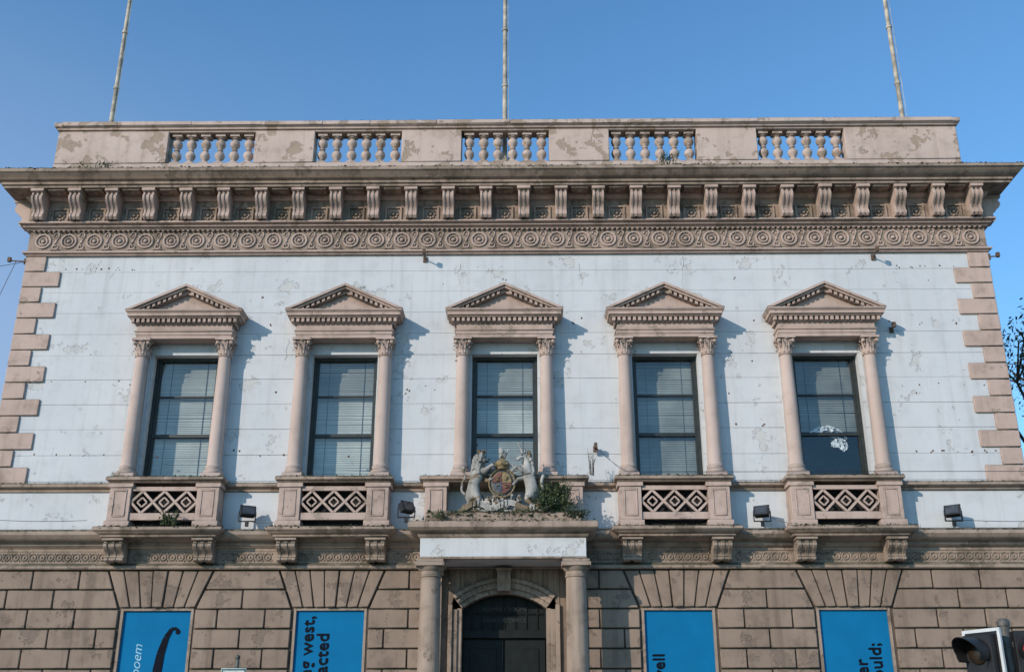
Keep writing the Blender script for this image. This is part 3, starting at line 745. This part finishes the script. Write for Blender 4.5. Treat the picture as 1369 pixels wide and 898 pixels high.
cable((4.9,-.25,5.66),(5.3,-.45,5.52),.03); cable((8.2,-.25,5.62),(9.9,-.3,5.58),.02); cable((-4.7,-.25,5.62),(-4.1,-.3,5.6),.03)
mb.obj('wall_cables',METAL)

for x,z,w,h in ((9.63,4.57,.28,.2),(-9.56,4.6,.14,.22)):
    e=empty('street_name_sign'); mb=MB(); mb.box(x-w/2,x+w/2,-.12,-.09,z-h/2,z+h/2); mb.obj('plate',SIGNW,e,bevel=.004)
    mb=MB(); mb.box(x-w*.4,x+w*.4,-.126,-.121,z-.01,z+.035); mb.box(x-w*.3,x+w*.3,-.126,-.121,z-.06,z-.035); mb.obj('lettering',METAL,e)

e=empty('parking_zone_sign'); sx,sy=-4.0,-3.0
mb=MB(); mb.tube((sx+.03,sy,0),(sx+.03,sy,2.97),.03,.03,10); mb.ball((sx+.03,sy,2.99),.04); mb.box(sx-.05,sx+.1,sy-.04,sy-.02,2.65,2.68); mb.obj('post',SILV,e)
mb=MB(); mb.box(sx-.19,sx+.19,sy-.06,sy-.045,2.27,2.83); mb.obj('plate',SIGNW,e,bevel=.006)
mb=MB(); 
for a,b,c_,d in ((-.18,.18,2.80,2.82),(-.18,.18,2.28,2.287),(-.18,-.165,2.287,2.80),(.165,.18,2.287,2.80)): mb.box(sx+a,sx+b,sy-.0645,sy-.059,c_,d)
mb.obj('border',SIGNG,e)
text('Ticket Zone',sx,2.735,.065,SIGNG,.001,'CENTER',y=sy-.064,rot=False,parent=e,name='lettering')
text('Mon - Sat',sx,2.62,.06,SIGNG,.001,'CENTER',y=sy-.064,rot=False,parent=e,name='lettering')

# ------------------------------------------------------------ traffic light
e=empty('traffic_light')
def head(cx,cy,ztop,yaw,lit,board):
    M=Matrix.Translation((cx,cy,ztop))@Matrix.Rotation(yaw,4,'Z')
    a=MB(); a.M=M
    a.box(-.14,.14,-.08,.10,-.93,0)
    for k in range(3):
        zc=-.16-.30*k; n=16
        vs=[];fs=[]
        for i in range(n+1):
            t=rad(-35)+rad(250)*i/n; c,s_=math.cos(t),math.sin(t); d=.26
            for r in (.118,.128):
                vs+= [(r*c,-.08,zc+r*s_),(r*c,-.08-d*(.55+.45*max(0,s_)),zc+r*s_)]
        for i in range(n):
            b=i*4
            fs+=[(b,b+1,b+5,b+4),(b+2,b+6,b+7,b+3),(b+1,b+3,b+7,b+5)]
        a.add(vs,fs)
    a.obj('signal_head',METAL,e,bevel=.012)
    for k in range(3):
        a=MB(); a.M=M; a.ball((0,-.085,-.16-.30*k),(.098,.03,.098),16,8); a.obj('lens',REDL if (k==0 and lit) else OFFL,e)
    if board:
        a=MB(); a.M=M; a.box(-.19,.19,.0,.012,-.98,.05); a.obj('backing_board',METAL,e,bevel=.01)
        a=MB(); a.M=M
        for (p,q,r_,s_) in ((-.19,-.165,-.98,.05),(.165,.19,-.98,.05),(-.165,.165,.025,.05),(-.165,.165,-.98,-.955)): a.box(p,q,-.006,.016,r_,s_)
        a.obj('white_border',SIGNW,e)
TX,TY=4.76,-10.0
mb=MB(); mb.tube((TX-.12,TY,0),(TX-.12,TY,2.70),.045,.045,14); mb.lathe(TX-.12,TY,[(.055,2.68),(.055,2.72),(.03,2.745)],14)
for z in (1.9,2.5): mb.box(TX-.36,TX+.12,TY-.02,TY+.02,z,z+.04)
mb.obj('pole',SILV,e)
head(TX+.075,TY-.02,2.63,rad(-8),True,False)
head(TX-.34,TY-.02,2.60,rad(-58),False,True)

# ------------------------------------------------------------ tree at right, behind
e=empty('broadleaf_tree'); mb=MB(); tx,ty=15.0,7.0
def limb(p,d,l,r,dep):
    q=p+d*l; mb.tube(p,q,r,r*.65,7)
    if dep==0: tips.append(q); return
    for k in range(3 if dep>1 else 4):
        nd=(d+Vector((U(-.8,.8),U(-.8,.8),U(-.15,.6)))).normalized(); limb(q,nd,l*U(.6,.8),r*.6,dep-1)
tips=[]; limb(Vector((tx,ty,0)),Vector((0,0,1)),4.5,.22,4); mb.obj('trunk_and_limbs',BARK,e)
mb=MB()
for t in tips:
    for i in range(34):
        p=t+Vector((random.gauss(0,.33),random.gauss(0,.33),random.gauss(0,.3))); u=Vector((U(-1,1),U(-1,1),U(-1,1))).normalized(); w=u.orthogonal().normalized(); s=U(.04,.1)
        mb.add([p-u*s,p+w*s*.5,p+u*s,p-w*s*.5],[(0,1,2,3)])
mb.obj('foliage',TLEAF,e,smooth=False)

# ------------------------------------------------------------ ground
def sheet(name,x0,x1,y0,y1,z,mat):
    mb=MB(); mb.add([(x0,y0,z),(x1,y0,z),(x1,y1,z),(x0,y1,z)],[(0,1,2,3)]); return mb.obj(name,mat,None,smooth=False)
GR=simple('ground_earth',(.11,.10,.08),.95,scale=.5); AS=simple('asphalt',(.05,.05,.052),.9,scale=30,var=.3); PV=simple('paving',(.22,.21,.19),.85,scale=3,var=.2)
sheet('ground',-400,400,-400,400,-.13,GR); sheet('road',-200,200,-17,-4,-.12,AS)
KB=simple('kerb_stone',(.3,.29,.27))
for y0,y1 in ((-4,0.3),(-26,-17)):
    mb=MB(); mb.box(-200,200,y0+(.15 if y0==-4 else 0),y1-(0 if y0==-4 else .15),-.13,0); mb.obj('pavement',PV)
    mb=MB(); k=(y0 if y0==-4 else y1-.15); mb.box(-200,200,k,k+.145,-.13,.004); mb.obj('kerb',KB)
PT=simple('road_paint',(.7,.7,.68),.7); YP=simple('yellow_paint',(.6,.42,.05))
for i in range(-20,21): sheet('road_marking',i*6,i*6+3,-10.55,-10.45,-.116,PT)
for y in (-4.3,-4.5): sheet('road_marking',-200,200,y-.05,y+.05,-.116,YP)

# ------------------------------------------------------------ light, sky, camera
sd=Vector((.70,.72,-.40)).normalized()
sun=bpy.data.lights.new('sun','SUN'); sun.energy=3.3; sun.angle=rad(.5); sun.color=(1,.885,.76)
so=bpy.data.objects.new('sun',sun); S.collection.objects.link(so); so.rotation_euler=sd.to_track_quat('-Z','Y').to_euler()
w=bpy.data.worlds.new('World'); S.world=w; w.use_nodes=True; nt=w.node_tree; N=nt.nodes.new; LK=nt.links.new
sk=N('ShaderNodeTexSky'); sk.sky_type='NISHITA'; sk.sun_disc=False
sk.sun_elevation=math.asin(-sd.z); sk.sun_rotation=math.atan2(-sd.x,-sd.y)
sk.air_density=1.0; sk.dust_density=.3; sk.ozone_density=1.2
ti=N('ShaderNodeMix'); ti.data_type='RGBA'; ti.blend_type='MULTIPLY'; ti.inputs[0].default_value=1; ti.inputs[7].default_value=(.78,1.30,1.62,1)
LK(sk.outputs[0],ti.inputs[6])
tc=N('ShaderNodeTexCoord'); mp=N('ShaderNodeMapping'); mp.inputs['Scale'].default_value=(1.2,1.2,2.2); mp.inputs['Location'].default_value=(.3,.2,0)
nz=N('ShaderNodeTexNoise'); nz.inputs['Scale'].default_value=1.4; nz.inputs['Detail'].default_value=4; nz.inputs['Roughness'].default_value=.5
LK(tc.outputs['Generated'],mp.inputs[0]); LK(mp.outputs[0],nz.inputs['Vector'])
sx_=N('ShaderNodeSeparateXYZ'); LK(tc.outputs['Generated'],sx_.inputs[0])
r1=N('ShaderNodeMapRange'); r1.inputs[1].default_value=.05; r1.inputs[2].default_value=-.5; r1.inputs[3].default_value=.14; r1.inputs[4].default_value=.75; LK(sx_.outputs[0],r1.inputs[0])
r2=N('ShaderNodeMapRange'); r2.inputs[1].default_value=.62; r2.inputs[2].default_value=.30; LK(sx_.outputs[2],r2.inputs[0])
r3=N('ShaderNodeMapRange'); r3.inputs[1].default_value=.35; r3.inputs[2].default_value=.65; r3.inputs[3].default_value=.4; LK(nz.outputs['Fac'],r3.inputs[0])
m1=N('ShaderNodeMath'); m1.operation='MULTIPLY'; LK(r1.outputs[0],m1.inputs[0]); LK(r2.outputs[0],m1.inputs[1])
m2=N('ShaderNodeMath'); m2.operation='MULTIPLY'; LK(m1.outputs[0],m2.inputs[0]); LK(r3.outputs[0],m2.inputs[1])
hz=N('ShaderNodeMix'); hz.data_type='RGBA'; LK(m2.outputs[0],hz.inputs[0]); LK(ti.outputs[2],hz.inputs[6]); hz.inputs[7].default_value=(2.7,3.4,4.8,1)
bg=nt.nodes['Background']; bg.inputs[1].default_value=.14; LK(hz.outputs[2],bg.inputs[0])
S.view_settings.view_transform='Standard'; S.view_settings.look='None'; S.view_settings.exposure=0
cd=bpy.data.cameras.new('camera'); cam=bpy.data.objects.new('camera',cd); S.collection.objects.link(cam); S.camera=cam
cd.sensor_width=36; cd.lens=1450/1369*36; cd.clip_end=2000
cam.location=(.37,-20,1.6); cam.rotation_euler=(rad(90+21.15),0,rad(.65))
